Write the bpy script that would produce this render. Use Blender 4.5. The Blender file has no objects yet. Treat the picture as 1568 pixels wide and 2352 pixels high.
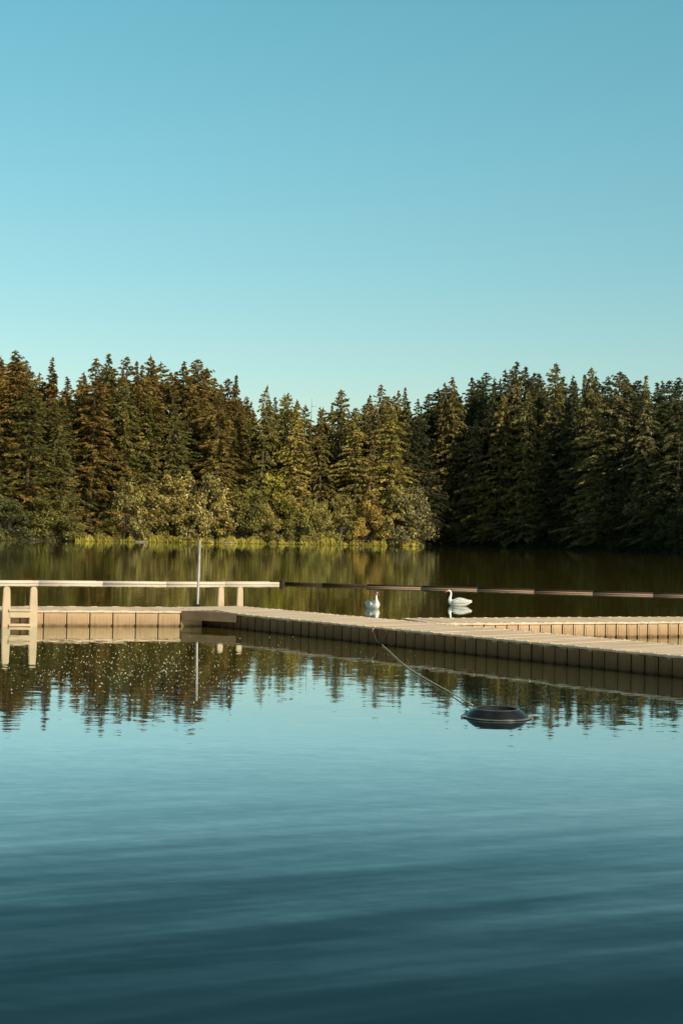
import bpy, bmesh, math, random
import numpy as np
from mathutils import Vector, Matrix
R=math.radians
scene=bpy.context.scene
COL=scene.collection
random.seed(7)

# ---------------------------------------------------------------- camera
F=50/24*1568.0
CH=2.1
cam_d=bpy.data.cameras.new('camera'); cam=bpy.data.objects.new('camera',cam_d); COL.objects.link(cam)
cam_d.sensor_fit='HORIZONTAL'; cam_d.sensor_width=24; cam_d.lens=50; cam_d.clip_end=6000; cam_d.clip_start=0.1
PITCH=math.atan(54/F)
CM=Matrix.Translation((0,0,CH))@Matrix.Rotation(R(90)+PITCH,4,'X')@Matrix.Rotation(0.0192,4,'Z')
cam.matrix_world=CM
scene.camera=cam
R3=CM.to_3x3()
def ray(px,py): return R3@Vector(((px-784)/F,-(py-1176)/F,-1))
def ground(px,py,z=0.0):
    d=ray(px,py); t=(z-CH)/d.z
    return Vector((d.x*t,d.y*t,z))
def at(px,py,Y):
    d=ray(px,py); t=Y/d.y
    return Vector((d.x*t,Y,CH+d.z*t))

# ---------------------------------------------------------------- helpers
def tag(o,label=None,cat=None,group=None,kind=None):
    if label: o['label']=label
    if cat: o['category']=cat
    if group: o['group']=group
    if kind: o['kind']=kind
    return o
def empty(name,loc=(0,0,0),rz=0,label=None,cat=None,group=None):
    o=bpy.data.objects.new(name,None); COL.objects.link(o); o.location=loc; o.rotation_euler=(0,0,rz)
    o.empty_display_size=.2
    return tag(o,label,cat,group)
def mesh_obj(name,verts,faces,mat,parent=None,smooth=False):
    me=bpy.data.meshes.new(name); me.from_pydata(verts,[],faces); me.update()
    if smooth: me.polygons.foreach_set('use_smooth',[True]*len(me.polygons))
    me.materials.append(mat)
    o=bpy.data.objects.new(name,me); COL.objects.link(o)
    if parent: o.parent=parent
    return o
def bm_obj(name,bm,mat,parent=None,smooth=False):
    me=bpy.data.meshes.new(name); bm.to_mesh(me); bm.free()
    if smooth: me.polygons.foreach_set('use_smooth',[True]*len(me.polygons))
    me.materials.append(mat)
    o=bpy.data.objects.new(name,me); COL.objects.link(o)
    if parent: o.parent=parent
    return o
def box(bm,x0,x1,y0,y1,z0,z1,bev=0.0,M=None):
    b=bmesh.new(); bmesh.ops.create_cube(b,size=1)
    for v in b.verts:
        v.co=Vector(((x0+x1)/2+v.co.x*(x1-x0),(y0+y1)/2+v.co.y*(y1-y0),(z0+z1)/2+v.co.z*(z1-z0)))
    if bev: bmesh.ops.bevel(b,geom=b.edges[:]+b.verts[:],offset=bev,segments=2,affect='EDGES',profile=.6)
    if M: bmesh.ops.transform(b,matrix=M,verts=b.verts)
    me=bpy.data.meshes.new('t'); b.to_mesh(me); b.free(); bm.from_mesh(me); bpy.data.meshes.remove(me)
def tube(pts,rad,n=8,cap=True):
    V=[];Fc=[]
    pts=[Vector(p) for p in pts]
    if not hasattr(rad,'__len__'): rad=[rad]*len(pts)
    for i,p in enumerate(pts):
        t=(pts[min(i+1,len(pts)-1)]-pts[max(i-1,0)]).normalized()
        up=Vector((0,0,1)) if abs(t.z)<.9 else Vector((1,0,0))
        a=t.cross(up).normalized(); b=t.cross(a).normalized()
        for k in range(n):
            an=2*math.pi*k/n
            V.append(p+(a*math.cos(an)+b*math.sin(an))*rad[i])
    for i in range(len(pts)-1):
        for k in range(n):
            Fc.append((i*n+k,i*n+(k+1)%n,(i+1)*n+(k+1)%n,(i+1)*n+k))
    if cap:
        Fc.append(tuple(range(n-1,-1,-1))); Fc.append(tuple((len(pts)-1)*n+k for k in range(n)))
    return V,Fc
def merge(parts):
    V=[];Fc=[]
    for v,f in parts:
        o=len(V); V+=list(v); Fc+=[tuple(i+o for i in q) for q in f]
    return V,Fc
def lathe(prof,n=40):
    V=[];Fc=[]
    for r,z in prof:
        for k in range(n):
            a=2*math.pi*k/n; V.append((r*math.cos(a),r*math.sin(a),z))
    for i in range(len(prof)-1):
        for k in range(n):
            Fc.append((i*n+k,i*n+(k+1)%n,(i+1)*n+(k+1)%n,(i+1)*n+k))
    return V,Fc

# ---------------------------------------------------------------- materials
def newmat(name):
    m=bpy.data.materials.new(name); m.use_nodes=True
    nt=m.node_tree; return m,nt,nt.nodes['Principled BSDF']
def plain(name,c1,c2,rough=.6,scale=4,metal=0,bump=0.0,bscale=30,stretch=(1,1,1),spec=.5):
    m,nt,b=newmat(name); N=nt.nodes; L=nt.links
    tc=N.new('ShaderNodeTexCoord'); mp=N.new('ShaderNodeMapping'); mp.inputs['Scale'].default_value=stretch
    L.new(tc.outputs['Object'],mp.inputs[0])
    n=N.new('ShaderNodeTexNoise'); n.inputs['Scale'].default_value=scale; n.inputs['Detail'].default_value=6
    L.new(mp.outputs[0],n.inputs['Vector'])
    r=N.new('ShaderNodeValToRGB'); r.color_ramp.elements[0].position=.35; r.color_ramp.elements[1].position=.65
    r.color_ramp.elements[0].color=(*c1,1); r.color_ramp.elements[1].color=(*c2,1)
    L.new(n.outputs[0],r.inputs[0]); L.new(r.outputs[0],b.inputs['Base Color'])
    b.inputs['Roughness'].default_value=rough; b.inputs['Metallic'].default_value=metal; b.inputs['Specular IOR Level'].default_value=spec
    if bump:
        n2=N.new('ShaderNodeTexNoise'); n2.inputs['Scale'].default_value=bscale; L.new(tc.outputs['Object'],n2.inputs['Vector'])
        bp=N.new('ShaderNodeBump'); bp.inputs['Strength'].default_value=bump; bp.inputs['Distance'].default_value=.01
        L.new(n2.outputs[0],bp.inputs['Height']); L.new(bp.outputs[0],b.inputs['Normal'])
    return m
def leafmat(name,trans=.3):
    m,nt,b=newmat(name); N=nt.nodes; L=nt.links
    oi=N.new('ShaderNodeObjectInfo'); ge=N.new('ShaderNodeNewGeometry')
    mr=N.new('ShaderNodeMapRange'); mr.inputs['To Min'].default_value=.5; mr.inputs['To Max'].default_value=1.6
    L.new(ge.outputs['Random Per Island'],mr.inputs['Value'])
    n=N.new('ShaderNodeTexNoise'); n.inputs['Scale'].default_value=.35; n.inputs['Detail'].default_value=3
    L.new(ge.outputs['Position'],n.inputs['Vector'])
    mr2=N.new('ShaderNodeMapRange'); mr2.inputs['From Min'].default_value=.3; mr2.inputs['From Max'].default_value=.7
    mr2.inputs['To Min'].default_value=.55; mr2.inputs['To Max'].default_value=1.4
    L.new(n.outputs[0],mr2.inputs['Value'])
    mu=N.new('ShaderNodeMath'); mu.operation='MULTIPLY'; L.new(mr.outputs[0],mu.inputs[0]); L.new(mr2.outputs[0],mu.inputs[1])
    vm=N.new('ShaderNodeVectorMath'); vm.operation='SCALE'; L.new(oi.outputs['Color'],vm.inputs[0]); L.new(mu.outputs[0],vm.inputs['Scale'])
    L.new(vm.outputs[0],b.inputs['Base Color']); b.inputs['Roughness'].default_value=.7
    b.inputs['Specular IOR Level'].default_value=.15
    tr=N.new('ShaderNodeBsdfTranslucent'); L.new(vm.outputs[0],tr.inputs[0])
    mx=N.new('ShaderNodeMixShader'); mx.inputs[0].default_value=trans
    L.new(b.outputs[0],mx.inputs[1]); L.new(tr.outputs[0],mx.inputs[2])
    L.new(mx.outputs[0],N['Material Output'].inputs[0])
    return m
M_leaf=leafmat('foliage'); 
M_bark=plain('bark',(.05,.035,.022),(.11,.08,.055),.9,6)
M_log=plain('bleached_wood',(.2,.17,.12),(.32,.27,.2),.9,6)
M_plas=plain('dock_plastic',(.16,.105,.06),(.22,.15,.09),.6,3,bump=.25,bscale=60,spec=.3)
M_plas2=plain('ladder_plastic',(.50,.375,.245),(.58,.45,.30),.55,3,spec=.3)
M_black=plain('black_plastic',(.012,.010,.008),(.03,.025,.02),.6,8,spec=.2)
M_rub=plain('rubber',(.010,.012,.014),(.018,.021,.024),.30,6,spec=.35)
M_rubin=plain('rubber_inner',(.006,.007,.008),(.012,.013,.015),.7,6,spec=.2)
M_rim=plain('float_rim',(.07,.07,.065),(.14,.14,.13),.3,9)
M_pole=plain('pole_metal',(.30,.28,.25),(.42,.40,.37),.5,8,metal=.2)
M_white=plain('feathers',(.66,.65,.62),(.78,.77,.73),.7,14)
M_wing=plain('wing_feathers',(.30,.29,.28),(.78,.77,.73),.7,9,stretch=(1,6,10))
M_bill=plain('bill',(.6,.05,.012),(.75,.09,.02),.4,20)
M_pipe=plain('boom_pipe',(.60,.49,.40),(.64,.53,.44),.6,.6,spec=.2)
M_pipered=plain('boom_pipe_red',(.27,.18,.13),(.30,.20,.145),.7,.6,spec=.1)
M_piped=plain('boom_pipe_dark',(.03,.02,.014),(.045,.03,.02),.7,.9,spec=.1)
M_rope=plain('rope',(.50,.41,.22),(.64,.54,.34),.8,30)
M_roped=plain('rope_dark',(.03,.027,.02),(.06,.055,.04),.8,30)
M_soil=plain('forest_soil',(.012,.014,.006),(.035,.03,.014),.95,.2)
M_speck=plain('litter',(.5,.46,.30),(.75,.70,.5),.7,3)

def deckmat(name,stain_shade):
    """sun-bleached plastic; stain = colour factor from the waterline to the top of the side, grime plus painted shade"""
    m,nt,b=newmat(name); N=nt.nodes; L=nt.links
    tc=N.new('ShaderNodeTexCoord'); ge=N.new('ShaderNodeNewGeometry'); oi=N.new('ShaderNodeObjectInfo')
    n=N.new('ShaderNodeTexNoise'); n.inputs['Scale'].default_value=1.7; n.inputs['Detail'].default_value=8; n.inputs['Roughness'].default_value=.65
    L.new(ge.outputs['Position'],n.inputs['Vector'])
    r=N.new('ShaderNodeValToRGB'); r.color_ramp.elements[0].position=.3; r.color_ramp.elements[1].position=.7
    r.color_ramp.elements[0].color=(.70,.51,.345,1); r.color_ramp.elements[1].color=(.84,.67,.48,1)
    L.new(n.outputs[0],r.inputs[0])
    mo=N.new('ShaderNodeMapRange'); mo.inputs['To Min'].default_value=.88; mo.inputs['To Max'].default_value=1.03; L.new(oi.outputs['Random'],mo.inputs['Value'])
    vs=N.new('ShaderNodeVectorMath'); vs.operation='SCALE'; L.new(r.outputs[0],vs.inputs[0]); L.new(mo.outputs[0],vs.inputs['Scale'])
    sp=N.new('ShaderNodeSeparateXYZ'); L.new(ge.outputs['Position'],sp.inputs[0])
    n3=N.new('ShaderNodeTexNoise'); n3.inputs['Scale'].default_value=6; n3.inputs['Detail'].default_value=5; L.new(ge.outputs['Position'],n3.inputs['Vector'])
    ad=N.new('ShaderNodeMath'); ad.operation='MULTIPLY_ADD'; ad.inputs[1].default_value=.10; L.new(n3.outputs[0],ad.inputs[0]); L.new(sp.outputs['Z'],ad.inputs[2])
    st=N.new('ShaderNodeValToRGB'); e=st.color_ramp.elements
    e[0].position=.05; e[0].color=(*stain_shade[0],1); e[1].position=.375; e[1].color=(1,1,1,1)
    q=e.new(.12); q.color=(*stain_shade[1],1); q=e.new(.335); q.color=(*stain_shade[2],1)
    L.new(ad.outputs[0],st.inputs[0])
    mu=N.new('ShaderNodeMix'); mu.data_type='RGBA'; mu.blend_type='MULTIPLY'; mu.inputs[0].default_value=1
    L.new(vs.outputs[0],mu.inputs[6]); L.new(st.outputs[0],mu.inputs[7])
    br=N.new('ShaderNodeTexBrick'); br.inputs['Scale'].default_value=1
    br.inputs['Color1'].default_value=(1,1,1,1); br.inputs['Color2'].default_value=(.9,.9,.9,1); br.inputs['Mortar'].default_value=(.0,.0,.0,1)
    br.inputs['Brick Width'].default_value=.08; br.inputs['Row Height'].default_value=.045; br.inputs['Mortar Size'].default_value=.009
    L.new(tc.outputs['Object'],br.inputs['Vector'])
    bp=N.new('ShaderNodeBump'); bp.inputs['Strength'].default_value=.8; bp.inputs['Distance'].default_value=.006
    L.new(br.outputs[0],bp.inputs['Height']); L.new(bp.outputs[0],b.inputs['Normal'])
    L.new(mu.outputs[2],b.inputs['Base Color']); b.inputs['Roughness'].default_value=.6; b.inputs['Specular IOR Level'].default_value=.15
    return m
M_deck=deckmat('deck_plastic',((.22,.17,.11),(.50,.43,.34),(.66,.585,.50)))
M_deckd=deckmat('deck_plastic_stain_shade',((.07,.045,.022),(.17,.12,.075),(.30,.225,.155)))  # walkway copy: shade of its side painted into the colour, along with algae

# ---------------------------------------------------------------- water
def watermat():
    m,nt,b=newmat('lake_water'); N=nt.nodes; L=nt.links
    ge=N.new('ShaderNodeNewGeometry')
    sep=N.new('ShaderNodeSeparateXYZ'); L.new(ge.outputs['Position'],sep.inputs[0])
    def layer(scale,rot,amp,detail=2,dist=0.0,rough=.5):
        m0=N.new('ShaderNodeMapping'); m0.inputs['Rotation'].default_value=(0,0,rot); L.new(ge.outputs['Position'],m0.inputs[0])
        mp=N.new('ShaderNodeMapping'); mp.inputs['Scale'].default_value=(scale[0],scale[1],1)
        L.new(m0.outputs[0],mp.inputs[0])
        n=N.new('ShaderNodeTexNoise'); n.inputs['Scale'].default_value=1; n.inputs['Detail'].default_value=detail
        n.inputs['Distortion'].default_value=dist; n.inputs['Roughness'].default_value=rough
        L.new(mp.outputs[0],n.inputs['Vector'])
        s=N.new('ShaderNodeVectorMath'); s.operation='SUBTRACT'; L.new(n.outputs['Color'],s.inputs[0]); s.inputs[1].default_value=(.5,.5,.5)
        k=N.new('ShaderNodeVectorMath'); k.operation='MULTIPLY'; L.new(s.outputs[0],k.inputs[0]); k.inputs[1].default_value=(amp[0],amp[1],0)
        return k
    def add(a,b_):
        s=N.new('ShaderNodeVectorMath'); s.operation='ADD'; L.new(a.outputs[0],s.inputs[0]); L.new(b_.outputs[0],s.inputs[1]); return s
    def mask(a,fr0,fr1,lo,hi):
        mr=N.new('ShaderNodeMapRange'); mr.interpolation_type='SMOOTHSTEP'
        mr.inputs['From Min'].default_value=fr0; mr.inputs['From Max'].default_value=fr1
        mr.inputs['To Min'].default_value=lo; mr.inputs['To Max'].default_value=hi
        L.new(sep.outputs['Y'],mr.inputs['Value'])
        s=N.new('ShaderNodeVectorMath'); s.operation='SCALE'; L.new(a.outputs[0],s.inputs[0]); L.new(mr.outputs[0],s.inputs['Scale']); return s
    big=mask(layer((.22,1.9),R(-24),(.01,.115),1,.25),6.5,13,1,.0)
    big2=mask(layer((.6,5.2),R(-22),(.01,.07),2,.3),7,13.5,1,.0)
    mid=layer((.8,3.6),R(6),(.005,.012),2,.2)
    fine=layer((5,13),0,(.011,.024),3)
    nn=add(add(add(big,big2),mid),fine)
    z=N.new('ShaderNodeVectorMath'); z.operation='ADD'; L.new(nn.outputs[0],z.inputs[0]); z.inputs[1].default_value=(0,0,1)
    nz=N.new('ShaderNodeVectorMath'); nz.operation='NORMALIZE'; L.new(z.outputs[0],nz.inputs[0])
    dif=N.new('ShaderNodeBsdfDiffuse')
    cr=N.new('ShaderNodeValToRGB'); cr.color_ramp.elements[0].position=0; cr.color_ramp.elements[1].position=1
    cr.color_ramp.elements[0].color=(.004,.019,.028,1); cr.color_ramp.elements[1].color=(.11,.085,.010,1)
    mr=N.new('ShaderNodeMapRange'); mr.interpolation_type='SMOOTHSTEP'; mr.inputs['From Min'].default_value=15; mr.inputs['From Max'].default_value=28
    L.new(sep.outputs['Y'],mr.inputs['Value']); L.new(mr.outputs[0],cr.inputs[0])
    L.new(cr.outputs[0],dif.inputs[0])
    gl=N.new('ShaderNodeBsdfGlossy'); gl.inputs['Roughness'].default_value=.012; L.new(nz.outputs[0],gl.inputs['Normal'])
    gl.inputs['Color'].default_value=(.93,.99,1,1)
    fr=N.new('ShaderNodeFresnel'); fr.inputs['IOR'].default_value=1.36; L.new(nz.outputs[0],fr.inputs['Normal'])
    rp=N.new('ShaderNodeValToRGB'); rp.color_ramp.interpolation='LINEAR'
    e=rp.color_ramp.elements; e[0].position=0; e[0].color=(0,0,0,1); e[1].position=1; e[1].color=(1,1,1,1)
    for p,v in ((.1,.035),(.17,.075),(.22,.15),(.3,.38),(.42,.74),(.6,.82),(.8,.88)):
        q=e.new(p); q.color=(v,v,v,1)
    L.new(fr.outputs[0],rp.inputs[0])
    mx=N.new('ShaderNodeMixShader'); L.new(rp.outputs[0],mx.inputs[0]); L.new(dif.outputs[0],mx.inputs[1]); L.new(gl.outputs[0],mx.inputs[2])
    L.new(mx.outputs[0],N['Material Output'].inputs[0]); N.remove(b)
    return m
M_water=watermat()
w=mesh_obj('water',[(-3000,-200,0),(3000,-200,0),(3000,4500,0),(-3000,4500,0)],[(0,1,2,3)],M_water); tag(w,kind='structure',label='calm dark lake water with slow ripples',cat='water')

# ---------------------------------------------------------------- terrain behind the shoreline
SH=[(-900,215),(-300,243),(0,256),(200,280),(400,290),(600,300),(800,305),(900,307),(960,310),(985,338),(1100,336),(1230,322),(1400,290),(1568,266),(1750,235),(2300,180),(3000,150)]
def shoreD(px):
    for (a,A),(b,B) in zip(SH,SH[1:]):
        if a<=px<=b: return A+(B-A)*(px-a)/(b-a)
    return SH[-1][1]
def landz(px,D):
    k=D-shoreD(px)
    return min(.25+max(k,0)*.09, 12)
V=[];Fc=[]
offs=[-2.5,0,3,10,30,70,140,400]
cols=[]
px=-900
while px<=3000: cols.append(px); px+=20
for c in cols:
    D0=shoreD(c)
    for j,o in enumerate(offs):
        Y=D0+o+(random.uniform(-.8,.8) if j<3 else 0)
        x=(c-784)/F*Y
        z=-1.2 if j==0 else landz(c,D0+o)+random.uniform(-.1,.15)
        V.append((x,Y,z))
n=len(offs)
for i in range(len(cols)-1):
    for j in range(n-1):
        Fc.append((i*n+j,(i+1)*n+j,(i+1)*n+j+1,i*n+j+1))
o=mesh_obj('shore_terrain',V,Fc,M_soil,smooth=True); tag(o,kind='structure',label='dark wooded bank on the far side of the lake',cat='terrain')

# ---------------------------------------------------------------- foliage generators (numpy quads)
def quads_mesh(name,P,U,W,mat):
    n=len(P); V=np.empty((n,4,3)); V[:,0]=P-U; V[:,1]=P-W*.8; V[:,2]=P+U; V[:,3]=P+W*.8
    me=bpy.data.meshes.new(name); me.vertices.add(n*4); me.loops.add(n*4); me.polygons.add(n)
    me.vertices.foreach_set('co',V.reshape(-1)); me.loops.foreach_set('vertex_index',np.arange(n*4,dtype=np.int32))
    me.polygons.foreach_set('loop_start',np.arange(0,n*4,4,dtype=np.int32)); 
    me.update(calc_edges=True); me.validate(); me.materials.append(mat); return me
def randunit(rng,n):
    v=rng.normal(size=(n,3)); return v/np.linalg.norm(v,axis=1,keepdims=True)
def conifer(seed,H=32.,Rm=6.6,base=.05,spacing=.62,droop=.30,gap=.12,narrow=.66,leaf=.25,dens=12.0):
    rng=np.random.default_rng(seed); P=[];U=[];W=[]; limbs=[]
    z=H*base; ph=rng.uniform(0,6,6)
    while z<H-.1:
        t=z/H
        prof=(1-t)**narrow*(.6+.4*min(1,(t-base+.08)/.2))*(1+.10*math.sin(t*17+ph[3])+.08*math.sin(t*29+ph[4]))
        nb=int(rng.integers(7,10)) if t<.85 else 7
        a0=rng.uniform(0,6.28)
        for k in range(nb):
            if rng.random()<gap: continue
            a=a0+k*2*math.pi/nb+rng.uniform(-.3,.3)
            lob=1+.18*math.sin(2*a+ph[0]+t*7)+.16*math.sin(3*a+ph[1]-t*11)+.14*math.sin(t*38+ph[2]+a)
            r=max(.3,Rm*prof*lob*rng.uniform(.5,1.25))
            d=np.array([math.cos(a),math.sin(a),0]); s=np.array([-d[1],d[0],0])
            m=max(6,int(r*dens)); f=np.sqrt(rng.uniform(.05,1,m))
            zz=z+rng.uniform(-.3,.3)
            lat=rng.normal(size=m)*.16*r*(1.12-f)
            dr=droop*rng.uniform(.5,1.3)
            dz=.16*r*f-dr*r*f**2-np.abs(rng.normal(size=m))*.18
            if t>.88: dz=dz*.2+f*r*.3
            p=d*(r*f)[:,None]+s*lat[:,None]; p[:,2]+=zz+dz
            sz=leaf*rng.uniform(.6,1.4,m)*(1 if t<.9 else .85)
            u=(d*.8+s*(rng.normal(size=m)*.6)[:,None]+np.array([0,0,-.4])+randunit(rng,m)*.45)
            u/=np.linalg.norm(u,axis=1,keepdims=True)
            q=randunit(rng,m); w_=np.cross(u,q); w_/=np.linalg.norm(w_,axis=1,keepdims=True)+1e-6
            P.append(p);U.append(u*(sz*1.55)[:,None]);W.append(w_*(sz*.55)[:,None])
            if rng.random()<.3 and r>1: limbs.append(((0,0,z),(d[0]*r*.8,d[1]*r*.8,z+.1*r-droop*r*.55),r))
        z+=spacing*rng.uniform(.6,1.4)*(1 if t<.8 else .62)
    m=16; p=np.zeros((m,3)); p[:,2]=np.linspace(H-1.2,H+.15,m); p[:,:2]+=rng.normal(size=(m,2))*.12*(np.linspace(1,.1,m))[:,None]
    u=np.tile([0,0,.22],(m,1)); q=randunit(rng,m)*.13; q[:,2]=0; P.append(p);U.append(u);W.append(q)
    me=quads_mesh('crown',np.concatenate(P),np.concatenate(U),np.concatenate(W),M_leaf)
    parts=[tube([(0,0,-1.5),(0,0,H*.3),(0,0,H*.7),(0,0,H*.97)],[.42,.34,.18,.03],7)]
    for a,b,r in limbs: parts.append(tube([a,b],[.06,.015],4,False))
    v,f=merge(parts); tm=bpy.data.meshes.new('trunk'); tm.from_pydata([tuple(x) for x in v],[],f); tm.materials.append(M_bark)
    return me,tm,H
def broad(seed,H=9.,Rm=4.,nclump=32,leaf=.17,n=10500):
    rng=np.random.default_rng(seed); P=[];U=[];W=[];limbs=[]
    for i in range(nclump):
        a=rng.uniform(0,2*math.pi); rr=Rm*.85*math.sqrt(rng.random()); zc=H*rng.uniform(.08,.88)
        rr*=(1.1-.75*(zc/H)**2)
        c=np.array([rr*math.cos(a),rr*math.sin(a),zc]); rad=Rm*rng.uniform(.13,.30)
        m=n//nclump; v=randunit(rng,m); k=rng.uniform(.4,1.2,m)*(1+.3*np.sin(v[:,0]*5+v[:,2]*4+i))
        p=c+v*(k*rad)[:,None]*np.array([1,1,.75]); p[:,2]=np.maximum(p[:,2],.05)
        sz=leaf*rng.uniform(.6,1.5,m); u=randunit(rng,m); w_=np.cross(u,v+randunit(rng,m)*.8); w_/=np.linalg.norm(w_,axis=1,keepdims=True)+1e-6
        P.append(p);U.append(u*sz[:,None]);W.append(w_*(sz*.7)[:,None])
        limbs.append(((0,0,H*.08),(c[0]*.5,c[1]*.5,zc*.55),(c[0],c[1],zc+rad*.5)))
    me=quads_mesh('crown',np.concatenate(P),np.concatenate(U),np.concatenate(W),M_leaf)
    parts=[tube([(0,0,-1),(0,0,H*.25),(0.1,0,H*.6)],[.25,.18,.05],7)]
    for l in limbs: parts.append(tube(l,[.10,.06,.02],5,False))
    v,f=merge(parts); tm=bpy.data.meshes.new('trunk'); tm.from_pydata([tuple(x) for x in v],[],f); tm.materials.append(M_bark)
    return me,tm,H
CON=[conifer(1),conifer(2,Rm=7.4,droop=.38,gap=.16,spacing=.8),conifer(3,Rm=6.0,spacing=.6,gap=.14,narrow=.72),conifer(4,Rm=7.8,narrow=.62,droop=.34,gap=.15,spacing=.75),
     conifer(5,Rm=6.6,narrow=.78,droop=.25),conifer(6,Rm=5.6,spacing=.8,gap=.24,droop=.42),
     conifer(7,Rm=7.0,narrow=.5,gap=.2,droop=.2),conifer(8,Rm=6.4,narrow=.9,gap=.15,droop=.45,spacing=.7),conifer(9,Rm=6.8,narrow=.58,gap=.28,spacing=.7)]
BRO=[broad(11),broad(12,Rm=4.6,nclump=36),broad(13,H=10,Rm=3.8,nclump=28),broad(14,H=8,Rm=5,nclump=40,n=12000)]
def plant(proto,name,px,topy,back,color,label,cat,group=None,wf=1.0,h=None,rnd=random):
    D=shoreD(px)+back; zb=landz(px,D)
    p=at(px,topy,D) if topy is not None else Vector(((px-784)/F*D,D,zb+h))
    hgt=p.z-zb; x=p.x
    s=hgt/proto[2]
    r=empty(name,(x,D,zb),rnd.uniform(0,6.28),label,cat,group)
    r.rotation_euler.x=rnd.gauss(0,.016); r.rotation_euler.y=rnd.gauss(0,.016)
    j=rnd.uniform(.80,1.22)*wf
    for nm,me in (('crown',proto[0]),('trunk',proto[1])):
        o=bpy.data.objects.new(nm,me); COL.objects.link(o); o.parent=r
        o.scale=(s**.6*j,s**.6*j,s)
        if nm=='crown':
            k=rnd.uniform(.78,1.22); o.color=(color[0]*k*rnd.uniform(.93,1.07),color[1]*k,color[2]*k*rnd.uniform(.85,1.15),1)
    return r
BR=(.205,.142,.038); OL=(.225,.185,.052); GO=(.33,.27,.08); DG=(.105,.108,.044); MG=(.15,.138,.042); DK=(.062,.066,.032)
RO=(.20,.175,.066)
front=[
(25,806,14,0,BR,1.1,'tall brown-green fir at the left edge, highest top in the forest'),
(65,880,7,3,MG,1.05,'broad shaded fir second from the left edge, above the leftmost ladder'),
(120,824,20,4,BR,1.0,'pointed brown fir top between the left edge and the big waterfront fir'),
(135,940,5,2,OL,1.0,'mid-height olive fir rising behind the leftmost rounded shore bush'),
(210,822,6,1,BR,1.1,'large full brown-green fir reaching from shore to skyline on the left'),
(262,816,24,2,MG,1.0,'slim dark spire fir just right of the large full left fir'),
(290,935,5,5,OL,1.0,'thin mid-height fir with gaps right of the large full left fir'),
(335,870,10,6,BR,1.0,'brown fir with rounded shoulders above the left madrona thicket'),
(363,816,26,3,BR,1.0,'tall brown fir at the peak of the left skyline hump'),
(395,905,7,2,OL,.95,'narrow olive fir behind the middle of the left thicket'),
(428,835,18,4,BR,1.05,'tall brown fir directly behind the grey dock pole, left of its line'),
(462,828,20,8,BR,1.0,'last tall brown fir before the skyline steps down to the middle'),
(500,900,7,1,(.22,.165,.045),1.1,'wide brown fir with a golden edge right above the back ladder'),
(545,864,14,7,BR,1.0,'pointed brown fir on the downward step of the left skyline'),
(598,886,5,5,OL,.9,'isolated slender fir standing clear against the sky left of centre'),
(648,905,9,3,OL,.8,'olive fir with twin neighbour just right of the isolated slender fir'),
(684,925,6,2,GO,.85,'golden lit fir left of the bare snag'),
(740,935,5,5,OL,.85,'sparse olive fir right of the bare snag'),
(780,896,12,6,OL,.8,'flat tipped green fir standing highest in the middle dip'),
(820,950,4,8,GO,.85,'golden sunlit fir at the waterfront in the middle dip'),
(868,884,14,1,OL,.85,'tall spire fir above the front swan'),
(850,1010,3,5,(.29,.185,.08),.8,'short russet tinted conifer low in the middle shore'),
(897,930,4,3,GO,.85,'sunlit layered fir left of where the shaded forest begins'),
(938,893,22,4,MG,.85,'pointed green fir above the end of the sunny shore'),
(1022,882,10,0,OL,.95,'shaded fir where the right skyline starts to climb'),
(1052,866,8,1,OL,.95,'broad partly lit fir above the rear swan'),
(1090,965,3,7,RO,1.0,'lower dark fir in front of the broad lit fir above the rear swan'),
(1150,905,3,3,OL,.95,'drooping olive fir left of the tallest right spires'),
(1180,833,16,2,RO,1.0,'tallest thin spire of the right forest'),
(1215,900,3,1,(.28,.24,.09),1.05,'large drooping waterfront fir with pale lit right edge'),
(1270,836,10,0,RO,1.05,'tall dark fir with sharp top in the middle of the right forest'),
(1318,864,10,5,DG,1.0,'slim dark fir between two tall ones right of centre of the right forest'),
(1355,845,9,6,RO,.9,'wide crowned dark fir with blunt top in the right forest'),
(1378,945,3,1,RO,1.0,'mid-height dark fir low on the right shore, above the right dock finger'),
(1408,856,8,8,RO,.95,'dark fir with a dense dome-shaped top on the right'),
(1440,980,3,2,DG,1.0,'shorter thin dark fir on the right shore'),
(1487,866,7,7,RO,1.0,'dark fir second from the right edge skyline group'),
(1515,1060,2,3,DG,.9,'short bushy young fir near the water at the right edge'),
(1560,868,6,1,DG,1.1,'dark fir cut by the right edge of the photo'),
]
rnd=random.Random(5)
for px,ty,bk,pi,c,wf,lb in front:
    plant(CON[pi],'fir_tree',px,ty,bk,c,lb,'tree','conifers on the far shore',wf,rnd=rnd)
sky=[(0,815),(45,826),(68,832),(95,850),(155,868),(182,850),(240,842),(296,820),(318,832),(345,836),(380,830),(410,850),(445,842),(478,842),(490,866),(522,868),(565,915),(580,925),
(622,925),(640,912),(664,900),(700,928),(735,935),(762,928),(800,938),(812,935),(840,928),(855,905),(885,915),(905,905),(922,900),(955,915),(982,908),(1005,893),(1036,885),(1078,872),(1098,868),(1115,856),(1135,862),(1150,850),(1165,850),(1205,843),(1228,862),(1243,862),(1295,870),(1305,874),(1338,862),(1375,868),(1388,870),(1430,866),(1445,874),(1462,872),(1503,880),(1520,872),(1537,876),(1550,882)]
SK=sorted(sky)
def side(px): return 'left' if px<600 else ('middle' if px<930 else 'right')
for i in range(80):
    px=-20+1620*i/80+rnd.uniform(-8,8)
    sky.append((px,float(np.interp(px,[a for a,b in SK],[b for a,b in SK]))+rnd.uniform(8,45)))
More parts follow.
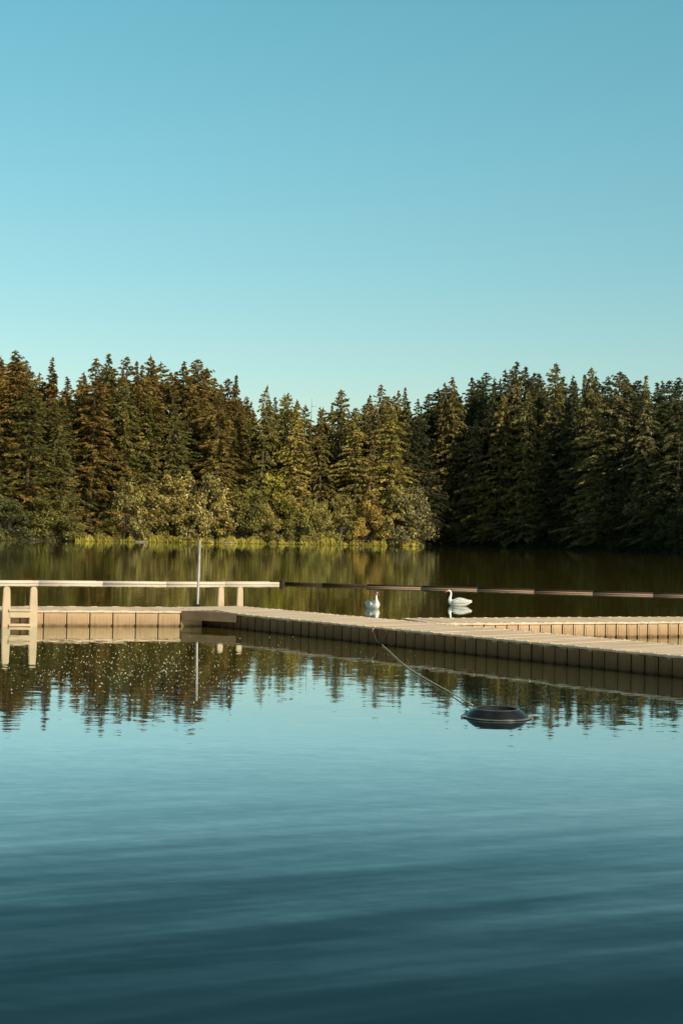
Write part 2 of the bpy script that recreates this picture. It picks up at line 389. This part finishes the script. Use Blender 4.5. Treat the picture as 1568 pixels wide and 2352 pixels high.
for px,ty in sky:
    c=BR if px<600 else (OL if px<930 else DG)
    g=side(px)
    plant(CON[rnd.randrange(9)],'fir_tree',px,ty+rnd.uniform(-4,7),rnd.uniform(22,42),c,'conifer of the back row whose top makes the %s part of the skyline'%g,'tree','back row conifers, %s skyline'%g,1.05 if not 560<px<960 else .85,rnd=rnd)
for i in range(95):
    px=-40+1650*i/95+rnd.uniform(-8,8)
    base=np.interp(px,[0,450,560,750,900,1150,1600],[870,875,940,975,950,905,915])
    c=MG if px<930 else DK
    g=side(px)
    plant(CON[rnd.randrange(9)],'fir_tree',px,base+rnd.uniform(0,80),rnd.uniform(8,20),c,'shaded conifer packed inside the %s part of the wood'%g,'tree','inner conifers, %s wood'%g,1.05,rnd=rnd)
for i in range(30):
    px=1670+rnd.uniform(0,560)
    plant(CON[rnd.randrange(9)],'fir_tree',px,None,rnd.uniform(3,30),DG,'dark conifer on the right bank beyond the shaded cove','tree','conifers beyond the right edge',.92,h=rnd.uniform(26,32),rnd=rnd)
BG=(.33,.275,.085)
bush=[
(20,1140,3,0,DG,1.0,'dark shrub at the left edge of the far shore'),
(105,1135,1.5,1,(.27,.25,.07),1.15,'rounded green bush overhanging the water near the left edge'),
(160,1175,1.0,0,OL,.9,'low olive bush right of the rounded left bush'),
(250,1160,2,2,OL,.9,'small bush below the large full left fir'),
(290,1105,3,3,BG,.8,'pale golden madrona left of the thicket centre'),
(350,1075,5,1,BG,.95,'tall golden madrona crown in the left thicket'),
(400,1085,4,2,(.27,.23,.07),1.0,'olive madrona in the middle of the left thicket'),
(455,1068,4,1,(.36,.28,.11),.95,'pinkish gold madrona at right end of left thicket'),
(490,1110,2,0,BG,.9,'golden shrub just right of the dock pole on the far shore'),
(560,1120,2.5,3,(.26,.225,.065),.9,'olive bush below the brown firs above the back ladder'),
(600,1150,1.5,0,BG,.8,'small golden bush left of the isolated slender fir foot'),
(635,1065,5,2,(.34,.31,.06),.8,'bright yellow-green deciduous tree right of the isolated slender fir'),
(690,1130,2,1,(.26,.225,.065),.85,'olive bush beneath the bare snag'),
(730,1150,1.5,3,BG,.7,'golden bush right of the bare snag foot'),
(785,1130,2,0,(.26,.225,.065),.8,'olive shrub between snag and waterfront golden fir'),
(845,1140,1.5,1,(.50,.37,.09),.95,'yellow-gold willow bush above the front swan'),
(880,1180,1.0,0,(.50,.41,.10),.7,'low bright bush right of the yellow-gold willow'),
(930,1110,1.5,3,(.34,.285,.11),1.0,'big rounded bush at the tip of the sunny shore'),
(1000,1180,2,0,DK,1.0,'dark shrub just inside the shaded cove'),
(1170,1190,2,1,DK,1.0,'dark shrub below the large drooping waterfront fir'),
(1300,1200,2,2,DK,1.0,'dark shrub in the shaded middle of the right shore'),
(1440,1190,2,3,DK,1.0,'dark shrub left of the short bushy young fir'),
(1550,1160,1.5,0,DG,1.0,'shrub beside the water at the right edge'),
]
for px,ty,bk,pi,c,wf,lb in bush:
    plant(BRO[pi],'shore_bush',px,ty,bk,c,lb,'bush','broadleaf bushes on the far shore',wf*1.15,rnd=rnd)
D=shoreD(716)+11; p=at(716,914,D); zb=landz(716,D); hh=p.z-zb
sn=empty('dead_tree',(p.x,D,zb),0,'bare grey snag with a forked thin top in the middle of the far shore','tree')
v,f=tube([(0,0,-1),(.1,0,hh*.4),(-.1,0,hh*.8),(0,0,hh)],[.3,.2,.08,.02],8); mesh_obj('trunk',[tuple(a) for a in v],f,M_bark,sn)
for k in range(22):
    z=hh*rnd.uniform(.45,.97); a=rnd.uniform(0,6.28); l=rnd.uniform(.5,1.5)
    v,f=tube([(0,0,z),(math.cos(a)*l*.6,math.sin(a)*l*.6,z+.1),(math.cos(a)*l,math.sin(a)*l,z-.1*l)],[.05,.035,.015],5)
    mesh_obj('limb',[tuple(a_) for a_ in v],f,M_bark,sn)

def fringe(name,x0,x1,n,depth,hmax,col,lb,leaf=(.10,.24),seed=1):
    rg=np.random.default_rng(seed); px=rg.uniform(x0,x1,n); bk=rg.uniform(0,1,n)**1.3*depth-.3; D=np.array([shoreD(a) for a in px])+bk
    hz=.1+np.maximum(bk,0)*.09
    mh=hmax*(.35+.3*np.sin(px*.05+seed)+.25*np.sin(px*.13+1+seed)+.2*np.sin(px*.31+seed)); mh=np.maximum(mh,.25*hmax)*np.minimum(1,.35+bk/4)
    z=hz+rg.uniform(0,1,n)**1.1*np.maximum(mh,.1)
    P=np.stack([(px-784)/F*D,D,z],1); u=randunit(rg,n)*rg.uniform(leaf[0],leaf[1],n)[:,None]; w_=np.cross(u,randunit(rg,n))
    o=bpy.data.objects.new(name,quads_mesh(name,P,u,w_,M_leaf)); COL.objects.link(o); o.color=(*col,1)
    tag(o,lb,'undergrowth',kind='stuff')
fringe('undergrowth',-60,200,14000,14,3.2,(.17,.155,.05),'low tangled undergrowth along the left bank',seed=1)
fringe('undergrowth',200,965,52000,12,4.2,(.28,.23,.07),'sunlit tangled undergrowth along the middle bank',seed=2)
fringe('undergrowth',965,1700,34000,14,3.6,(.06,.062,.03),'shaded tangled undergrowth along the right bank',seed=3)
n=34000
rng=np.random.default_rng(4)
px=rng.uniform(175,968,n)
dens=.5+.35*np.sin(px*.035+1)+.3*np.sin(px*.11)+.25*np.sin(px*.27+2); keep=rng.random(n)<np.clip(dens,.10,1); px=px[keep]; n=len(px)
dd=np.clip(.5+.35*np.sin(px*.035+1)+.3*np.sin(px*.11)+.25*np.sin(px*.27+2),.08,1)
D=np.array([shoreD(a) for a in px])+rng.uniform(-1.6,2.2,n)-dd*.8
hh_=rng.uniform(.15,1.2,n)*(.35+dd)
P=np.stack([(px-784)/F*D,D,hh_*.5+.02],1); u=np.stack([rng.normal(size=n)*.14,rng.normal(size=n)*.1,hh_*.55],1); w_=np.stack([rng.uniform(.04,.1,n),rng.normal(size=n)*.05,np.zeros(n)],1)
gr=bpy.data.objects.new('shore_grass',quads_mesh('shore_grass',P,u,w_,M_leaf)); COL.objects.link(gr); gr.color=(.42,.36,.07,1)
tag(gr,'bright yellow-green grass fringe along the sunny waterline','grass',kind='stuff')
for (xa,xb,yy,lb) in ((310,340,1243,'pale fallen log at the waterline below the left thicket'),(505,540,1248,'pale fallen log at the waterline above the back ladder')):
    D=shoreD((xa+xb)/2)-2.4; a=at(xa,yy,D); b=at(xb,yy,D+.8); a.z=.05; b.z=.12
    v,f=tube([a,(a+b)/2+Vector((0,0,.05)),b],[.16,.14,.10],8); tag(mesh_obj('fallen_log',[tuple(q) for q in v],f,M_log,smooth=True),lb,'log','fallen logs on the far shore')

# ---------------------------------------------------------------- docks
DH=.345
def module_mesh(pitch,width,zt,mat):
    bm=bmesh.new(); g=.009
    box(bm,g,pitch-g,.025,width-.025,-.30,zt-.045,.016)
    box(bm,pitch*.2,pitch*.8,.017,.04,.02,zt-.10,.006)
    box(bm,.002,pitch-.002,0,width,zt-.040,zt,.006)
    for yy in (.05,width-.05):
        box(bm,pitch*.35,pitch*.65,yy-.02,yy+.02,zt-.004,zt+.008,.003)
    me=bpy.data.meshes.new('float_module'); bm.to_mesh(me); bm.free(); me.materials.append(mat); return me
def pin_mesh(k):
    bm=bmesh.new(); box(bm,-.009*k,.009*k,-.012,.02,-.12,.03,.003); box(bm,-.015*k,.015*k,-.018,.01,.015,.04,.004)
    box(bm,-.006,.006,.014,.03,.03,.285,.001)
    me=bpy.data.meshes.new('connector_pin'); bm.to_mesh(me); bm.free(); me.materials.append(M_black); return me
def dock(name,A,dirv,length,pitch,width,zt,label,k=1.0,mat=None):
    ang=math.atan2(dirv.y,dirv.x); r=empty(name,(A.x,A.y,0),ang,label,'dock')
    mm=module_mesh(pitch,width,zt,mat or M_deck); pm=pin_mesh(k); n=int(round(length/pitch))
    for i in range(n):
        o=bpy.data.objects.new('float_module',mm); COL.objects.link(o); o.parent=r; o.location=(i*pitch,random.gauss(0,.003),random.gauss(0,.002))
        o.rotation_euler=(random.gauss(0,.001),random.gauss(0,.004),random.gauss(0,.002))
        if i:
            q=bpy.data.objects.new('connector_pin',pm); COL.objects.link(q); q.parent=r; q.location=(i*pitch,0.012,0)
    return r
a=ground(545,1410,DH); b=ground(1568,1508,DH); u=(b-a).normalized(); nrm=Vector((-u.y,u.x,0))
bk2=ground(560,1391,DH)
WID=2.0; ext=-(bk2-a).dot(u)
ext=max(1.8,min(ext,3.0))
start=a-u*ext
L=(b-a).length+ext+4
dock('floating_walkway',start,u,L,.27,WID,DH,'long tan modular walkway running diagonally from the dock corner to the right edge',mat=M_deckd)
la=ground(85,1402,DH); lb_=ground(415,1403.5,DH); v=(lb_-la).normalized()
pitch=.5
lstart=lb_-v*pitch*13
vn=Vector((-v.y,v.x,0))
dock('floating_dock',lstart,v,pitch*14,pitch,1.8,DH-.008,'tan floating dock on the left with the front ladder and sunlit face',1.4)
g0=lb_; g1=a
bm=bmesh.new()
def prism(bm,pts,z0,z1):
    lo=[bm.verts.new((p.x,p.y,z0)) for p in pts]; hi=[bm.verts.new((p.x,p.y,z1)) for p in pts]
    bm.faces.new(hi); bm.faces.new(lo[::-1])
    for i in range(len(pts)):
        j=(i+1)%len(pts); bm.faces.new((lo[i],lo[j],hi[j],hi[i]))
g2=a-u*1.3+nrm*.35
prism(bm,[g0+v*.02-vn*.01,g1-nrm*.02,g2],DH-.19,DH+.004)
gp=bm_obj('corner_plate',bm,M_plas); tag(gp,'flat triangular corner plate bracing the left dock to the walkway','bracket')
fa=ground(1085,1430,DH); fb=ground(1568,1427,DH); fv=(fb-fa).normalized()
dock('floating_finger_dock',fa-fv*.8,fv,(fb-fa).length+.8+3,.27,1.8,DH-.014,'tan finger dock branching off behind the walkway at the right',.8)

# ---------------------------------------------------------------- ladders
def ladder(name,loc,ang,label,w=.70,top=.58,bottom=-.6,steps=(),bw=.13):
    r=empty(name,loc,ang,label,'ladder')
    for s in (-1,1):
        bm=bmesh.new()
        prof=[(-bw*.55,bottom),(bw*.55,bottom),(bw*.5,top-.42),(bw*.42,top-.05),(bw*.28,top),(-bw*.28,top),(-bw*.42,top-.05),(-bw*.5,top-.42)]
        lo=[bm.verts.new((p[0]+s*w/2,-.06,p[1])) for p in prof]; hi=[bm.verts.new((p[0]+s*w/2,.06,p[1])) for p in prof]
        bm.faces.new(lo); bm.faces.new(hi[::-1])
        for i in range(len(prof)):
            j=(i+1)%len(prof); bm.faces.new((lo[j],lo[i],hi[i],hi[j]))
        bmesh.ops.recalc_face_normals(bm,faces=bm.faces)
        bmesh.ops.bevel(bm,geom=bm.edges[:],offset=.014,segments=2,affect='EDGES')
        bm_obj('side_rail',bm,M_plas2,r)
    for z0,z1 in steps:
        bm=bmesh.new(); box(bm,-w/2+.05,w/2-.05,-.10,.09,z1-.055,z1,.014); box(bm,-w/2+.06,w/2-.06,-.07,.07,z0,z1-.05,.014)
        bm_obj('step',bm,M_plas2,r)
    return r
lw=ground(44,1438,0)
ln=la-v*((la-Vector((lw.x,lw.y,DH))).dot(v))
ladder('dock_ladder',(ln.x-vn.x*.10,ln.y-vn.y*.10,0),math.atan2(v.y,v.x),'tan plastic swim ladder hooked on the front of the left dock',w=.57,top=.86,steps=((.19,.38),(-.16,.06)),bw=.17)
p1=ground(528,1391,DH)
ladder('dock_ladder',(p1.x,p1.y+.05,0),math.atan2(v.y,v.x),'tan plastic ladder rails rising behind the dock corner, right of the pole',w=.47,top=.80,steps=((-.28,-.15),(.0,.12)),bw=.155)

pb=ground(453,1391,DH); pt=at(459,1243,pb.y+.05)
pr=empty('mooring_pole',(pb.x,pb.y+.05,0),0,'slim grey metal pole standing at the back of the dock corner','pole')
dv=(pt-Vector((pb.x,pb.y+.05,DH))); dv.normalize()
base=Vector((0,0,DH))
v_,f_=tube([base-dv*1.6,base+dv*(pt.z-DH)],.030,14); mesh_obj('shaft',[tuple(q) for q in v_],f_,M_pole,pr,True)
v_,f_=tube([base+dv*(pt.z-DH),base+dv*(pt.z-DH+.02)],.034,14); mesh_obj('end_cap',[tuple(q) for q in v_],f_,M_pole,pr)
bm=bmesh.new(); box(bm,-.07,.07,-.10,.06,DH-.03,DH+.03,.01); bm_obj('clamp',bm,M_black,pr)

# ---------------------------------------------------------------- floating booms
def boom(name,A,B,rads,secl,mats,label,sep=.45,join=M_piped,bow=.3,jit=.006,lift=0.0):
    r=empty(name,(0,0,0),0,label,'boom'); d=(B-A); Ln=d.length; k=max(1,int(Ln/secl)); d.normalize(); nn=Vector((-d.y,d.x,0))
    def pos(t): return A+(B-A)*t+nn*(math.sin(t*math.pi*2.3)*bow)
    for i in range(k):
        a_=pos((i+.002)/k); b_=pos((i+.998)/k)
        for off,rr,mt in ((0,rads[0],mats[0]),(sep,rads[1],mats[1])):
            z=Vector((0,0,rr*.6+lift+random.uniform(-jit,jit)))
            m_=(a_+b_)/2
            vv,ff=tube([a_+nn*off+z,m_+nn*off+z,b_+nn*off+z],rr,10); mesh_obj('pipe_section',[tuple(q) for q in vv],ff,mt,r,True)
        vv,ff=tube([b_-d*.02+Vector((0,0,rads[0]*.2)),b_-d*.02+nn*sep+Vector((0,0,rads[0]*.2))],min(rads)*.5,8); mesh_obj('coupling',[tuple(q) for q in vv],ff,join,r)
    return r
boom('floating_boom',ground(-60,1340),ground(645,1343),(.065,.050),2.3,(M_pipe,M_pipe),'pale twin pipe boom floating across the lake behind the left dock',sep=1.1)
boom('floating_boom',ground(652,1342),ground(832,1348),(.065,.05),1.4,(M_piped,M_piped),'short dark pipe boom section between the pale boom and the reddish one',sep=.4,bow=.05)
boom('floating_boom',ground(838,1349),ground(1640,1372),(.032,.070),2.3,(M_pipered,M_piped),'dark pipe boom with thin tan edge floating behind the swans to the right edge',sep=.35,jit=0,lift=.004,bow=.15)
jb=ground(648,1342); v_,f_=lathe([(.001,.22),(.07,.2),(.12,.1),(.13,0),(.1,-.1)],16)
o=mesh_obj('joint_float',v_,f_,M_piped,smooth=True); o.location=(jb.x,jb.y,.02); tag(o,'small dark float where the pale boom meets the dark boom','float')

# ---------------------------------------------------------------- swans
def swan(loc,ang,label,sc=1.0):
    r=empty('swan',loc,ang,label,'swan','swans on the lake'); r.scale=(sc,)*3
    S=[(-.43,.135,.012,.008),(-.37,.125,.06,.03),(-.27,.10,.125,.085),(-.12,.085,.165,.13),(.03,.08,.17,.145),(.15,.085,.145,.135),(.22,.11,.105,.11),(.262,.165,.062,.07),(.262,.235,.042,.045),(.238,.305,.034,.036),(.226,.37,.029,.031),(.238,.425,.028,.030),(.268,.462,.032,.032),(.302,.466,.036,.034),(.335,.452,.028,.027),(.355,.442,.017,.016)]
    n=14; V=[];Fc=[]
    for i,(x,z,hw,hh) in enumerate(S):
        x0,z0=S[max(i-1,0)][:2]; x1,z1=S[min(i+1,len(S)-1)][:2]
        t=Vector((x1-x0,0,z1-z0)).normalized(); up=Vector((-t.z,0,t.x))
        for k in range(n):
            a=2*math.pi*k/n; V.append(Vector((x,0,z))+Vector((0,1,0))*hw*math.cos(a)+up*hh*math.sin(a))
    for i in range(len(S)-1):
        for k in range(n): Fc.append((i*n+k,(i+1)*n+k,(i+1)*n+(k+1)%n,i*n+(k+1)%n))
    Fc.append(tuple(range(n))); Fc.append(tuple((len(S)-1)*n+k for k in range(n-1,-1,-1)))
    b=mesh_obj('body',[tuple(q) for q in V],Fc,M_white,r,True); m=b.modifiers.new('s','SUBSURF'); m.levels=1; m.render_levels=2
    for s in (-1,1):
        bm=bmesh.new(); rows=[(.17,.13,.02,.05),(.10,.15,.05,.085),(0,.165,.07,.10),(-.12,.165,.065,.09),(-.24,.15,.05,.065),(-.34,.155,.03,.035),(-.42,.18,.008,.01)]
        n2=10; rings=[]
        for (x,z,tk,hh) in rows:
            yy=s*(.14 if x>-.2 else .14*(1-(-.2-x)*2.4)); ring=[]
            for k in range(n2):
                a=2*math.pi*k/n2
                ring.append(bm.verts.new((x,yy+tk*.6*math.cos(a)-s*.25*hh*math.sin(a)*.9,z+hh*math.sin(a))))
            rings.append(ring)
        for i in range(len(rings)-1):
            for k in range(n2): bm.faces.new((rings[i][k],rings[i+1][k],rings[i+1][(k+1)%n2],rings[i][(k+1)%n2]))
        bm.faces.new(rings[0]); bm.faces.new(rings[-1][::-1]); bmesh.ops.recalc_face_normals(bm,faces=bm.faces)
        wv=bm_obj('wing',bm,M_wing,r,True); m=wv.modifiers.new('s','SUBSURF'); m.levels=1; m.render_levels=2
        bm=bmesh.new(); bmesh.ops.create_uvsphere(bm,u_segments=8,v_segments=6,radius=.006,matrix=Matrix.Translation((.318,s*.031,.468))); bm_obj('eye',bm,M_black,r,True)
    v1,f1=tube([(.345,0,.447),(.375,0,.432),(.41,0,.414),(.432,0,.402)],[.024,.0215,.019,.009],10); mesh_obj('bill',[tuple(q) for q in v1],f1,M_bill,r,True)
    bm=bmesh.new(); bmesh.ops.create_uvsphere(bm,u_segments=8,v_segments=6,radius=.013,matrix=Matrix.Translation((.348,0,.469))); bm_obj('bill_knob',bm,M_black,r,True)
s1=ground(856,1398); s2=ground(1052,1392)
swan((s1.x,s1.y,0),R(-68),'white swan turned toward the camera, nearer the middle of the lake')
swan((s2.x,s2.y,0),R(174),'white swan in profile facing left, right of the other swan',1.0)

# ---------------------------------------------------------------- rubber float ring
bc=ground(1140,1648)
fr=empty('ring_float',(bc.x,bc.y,0),.2,'dark rubber ring float in the foreground, tethered by a rope','float')
v1,f1=lathe([(.30,-.10),(.36,-.03),(.378,.006),(.376,.018),(.360,.034),(.325,.066),(.290,.090),(.275,.099),(.262,.104),(.248,.105),(.240,.100),(.232,.085)],64); mesh_obj('ring_body',v1,f1,M_rub,fr,True)
v1,f1=lathe([(.377,.006),(.405,.004),(.412,.010),(.405,.016),(.376,.018)],64); mesh_obj('rim',v1,f1,M_rim,fr,True)
v1,f1=lathe([(.2385,.098),(.215,.06),(.19,.02),(.17,-.02),(.001,-.03)],64); mesh_obj('inner_wall',v1,f1,M_rubin,fr,True)
v1,f1=lathe([(.2640,.1035),(.259,.1085),(.251,.1085),(.246,.1055)],64); mesh_obj('lip',v1,f1,M_rim,fr,True)  # lip in the lighter rim colour, painting in the highlight on the ring top
for s in (-1,1):
    bm=bmesh.new(); box(bm,s*.40-.03,s*.40+.05 if s>0 else s*.40+.03,-.03,.03,.002,.024,.006); bm_obj('lug',bm,M_rim,fr)
q0=ground(868,1476); q1=ground(1083,1626); q1.z=.03; pts=[]
for i in range(41):
    t=i/40; p=q0.lerp(q1,t); p.z=.014+.02*t**6+(.10*(1-t*12) if t<1/12 else 0); p.x+=-.10*math.sin(t*math.pi)+.02*math.sin(t*9); pts.append(p)
top=Vector(ground(858,1441,DH))
v1,f1=tube([Vector((top.x,top.y,DH-.01)),Vector((top.x,top.y,DH-.08))-nrm*.04,pts[0]-nrm*.03+Vector((0,0,.08))]+pts[1:],.008,6); tag(mesh_obj('tether_rope',[tuple(q) for q in v1],f1,M_rope,smooth=True),'thin pale rope stretched over the water from walkway to ring float','rope')
lp=[]; c0=top-nrm*.05
for i in range(20):
    t=i/19; lp.append(c0+u*(.02+.42*t)+Vector((0,0,-.03-.26*math.sin(t*math.pi)+.0)))
v1,f1=tube(lp,.008,6); tag(mesh_obj('slack_rope_loop',[tuple(q) for q in v1],f1,M_roped,smooth=True),'dark slack rope loop hanging on the side of the walkway','rope')

V=[];Fc=[]
rs=random.Random(9)
def speck(px,py,s):
    p=ground(px,py,.0); k=len(V); j=lambda: rs.uniform(.7,1.3)
    V.extend([(p.x-s*j(),p.y,s*.3),(p.x,p.y-s*j(),s*.3),(p.x+s*j(),p.y,s*.3),(p.x,p.y+s*j(),s*.3),(p.x+s*rs.uniform(-.4,.4),p.y,s*1.1),(p.x,p.y,-s*.5)])
    for i in range(4):
        Fc.append((k+i,k+(i+1)%4,k+4)); Fc.append((k+(i+1)%4,k+i,k+5))
for i in range(2900):
    py=rs.uniform(1462,1660); px=rs.uniform(0,700)
    if rs.random()<math.exp(-((px-320)/240)**2-((py-1525)/58)**2): speck(px,py,rs.choice((.004,.005,.006,.006,.007,.010)))
for i in range(220): speck(rs.uniform(0,1000),rs.gauss(1530,45),rs.uniform(.003,.006))
tag(mesh_obj('floating_litter',V,Fc,M_speck),'tiny pale fluff floating on the water in front of the left dock','leaf litter',kind='stuff')

# ---------------------------------------------------------------- light
AZ=Vector((.70,-.71,0)).normalized(); EL=R(31)
sdir=Vector((AZ.x*math.cos(EL),AZ.y*math.cos(EL),math.sin(EL)))
sd=bpy.data.lights.new('sun','SUN'); sd.energy=5.0; sd.angle=R(.5); sd.color=(1.0,.86,.66)
so=bpy.data.objects.new('sun',sd); COL.objects.link(so); so.rotation_euler=sdir.to_track_quat('Z','Y').to_euler(); so.location=(30,-30,40)
wd=bpy.data.worlds.new('World'); scene.world=wd; wd.use_nodes=True
N=wd.node_tree.nodes; L_=wd.node_tree.links
skyn=N.new('ShaderNodeTexSky'); skyn.sky_type='NISHITA'; skyn.sun_disc=False; skyn.sun_elevation=EL
skyn.sun_rotation=math.atan2(sdir.x,sdir.y); skyn.air_density=1.0; skyn.dust_density=.6; skyn.ozone_density=1.5
tc=N.new('ShaderNodeTexCoord'); sp=N.new('ShaderNodeSeparateXYZ'); L_.new(tc.outputs['Generated'],sp.inputs[0])
rp=N.new('ShaderNodeValToRGB'); e=rp.color_ramp.elements
def tint(c): return (c[0]/1.7,c[1]/1.7,c[2]/1.7,1)
e[0].position=0; e[0].color=tint((1.04,1.02,.84)); e[1].position=1; e[1].color=tint((.20,.26,.21))
for p_,c_ in ((.09,(1.0,1.08,.89)),(.17,(.93,1.22,.98)),(.26,(.88,1.38,1.09)),(.35,(.84,1.50,1.16)),(.50,(.36,.50,.41))):
    q=e.new(p_); q.color=tint(c_)
L_.new(sp.outputs['Z'],rp.inputs[0])
mul=N.new('ShaderNodeVectorMath'); mul.operation='MULTIPLY'
sc=N.new('ShaderNodeVectorMath'); sc.operation='SCALE'; sc.inputs['Scale'].default_value=1.7
L_.new(skyn.outputs[0],mul.inputs[0]); L_.new(rp.outputs[0],mul.inputs[1]); L_.new(mul.outputs[0],sc.inputs[0]); L_.new(sc.outputs[0],N['Background'].inputs[0]); N['Background'].inputs[1].default_value=.12
scene.view_settings.view_transform='Standard'; scene.view_settings.look='None'; scene.view_settings.exposure=0
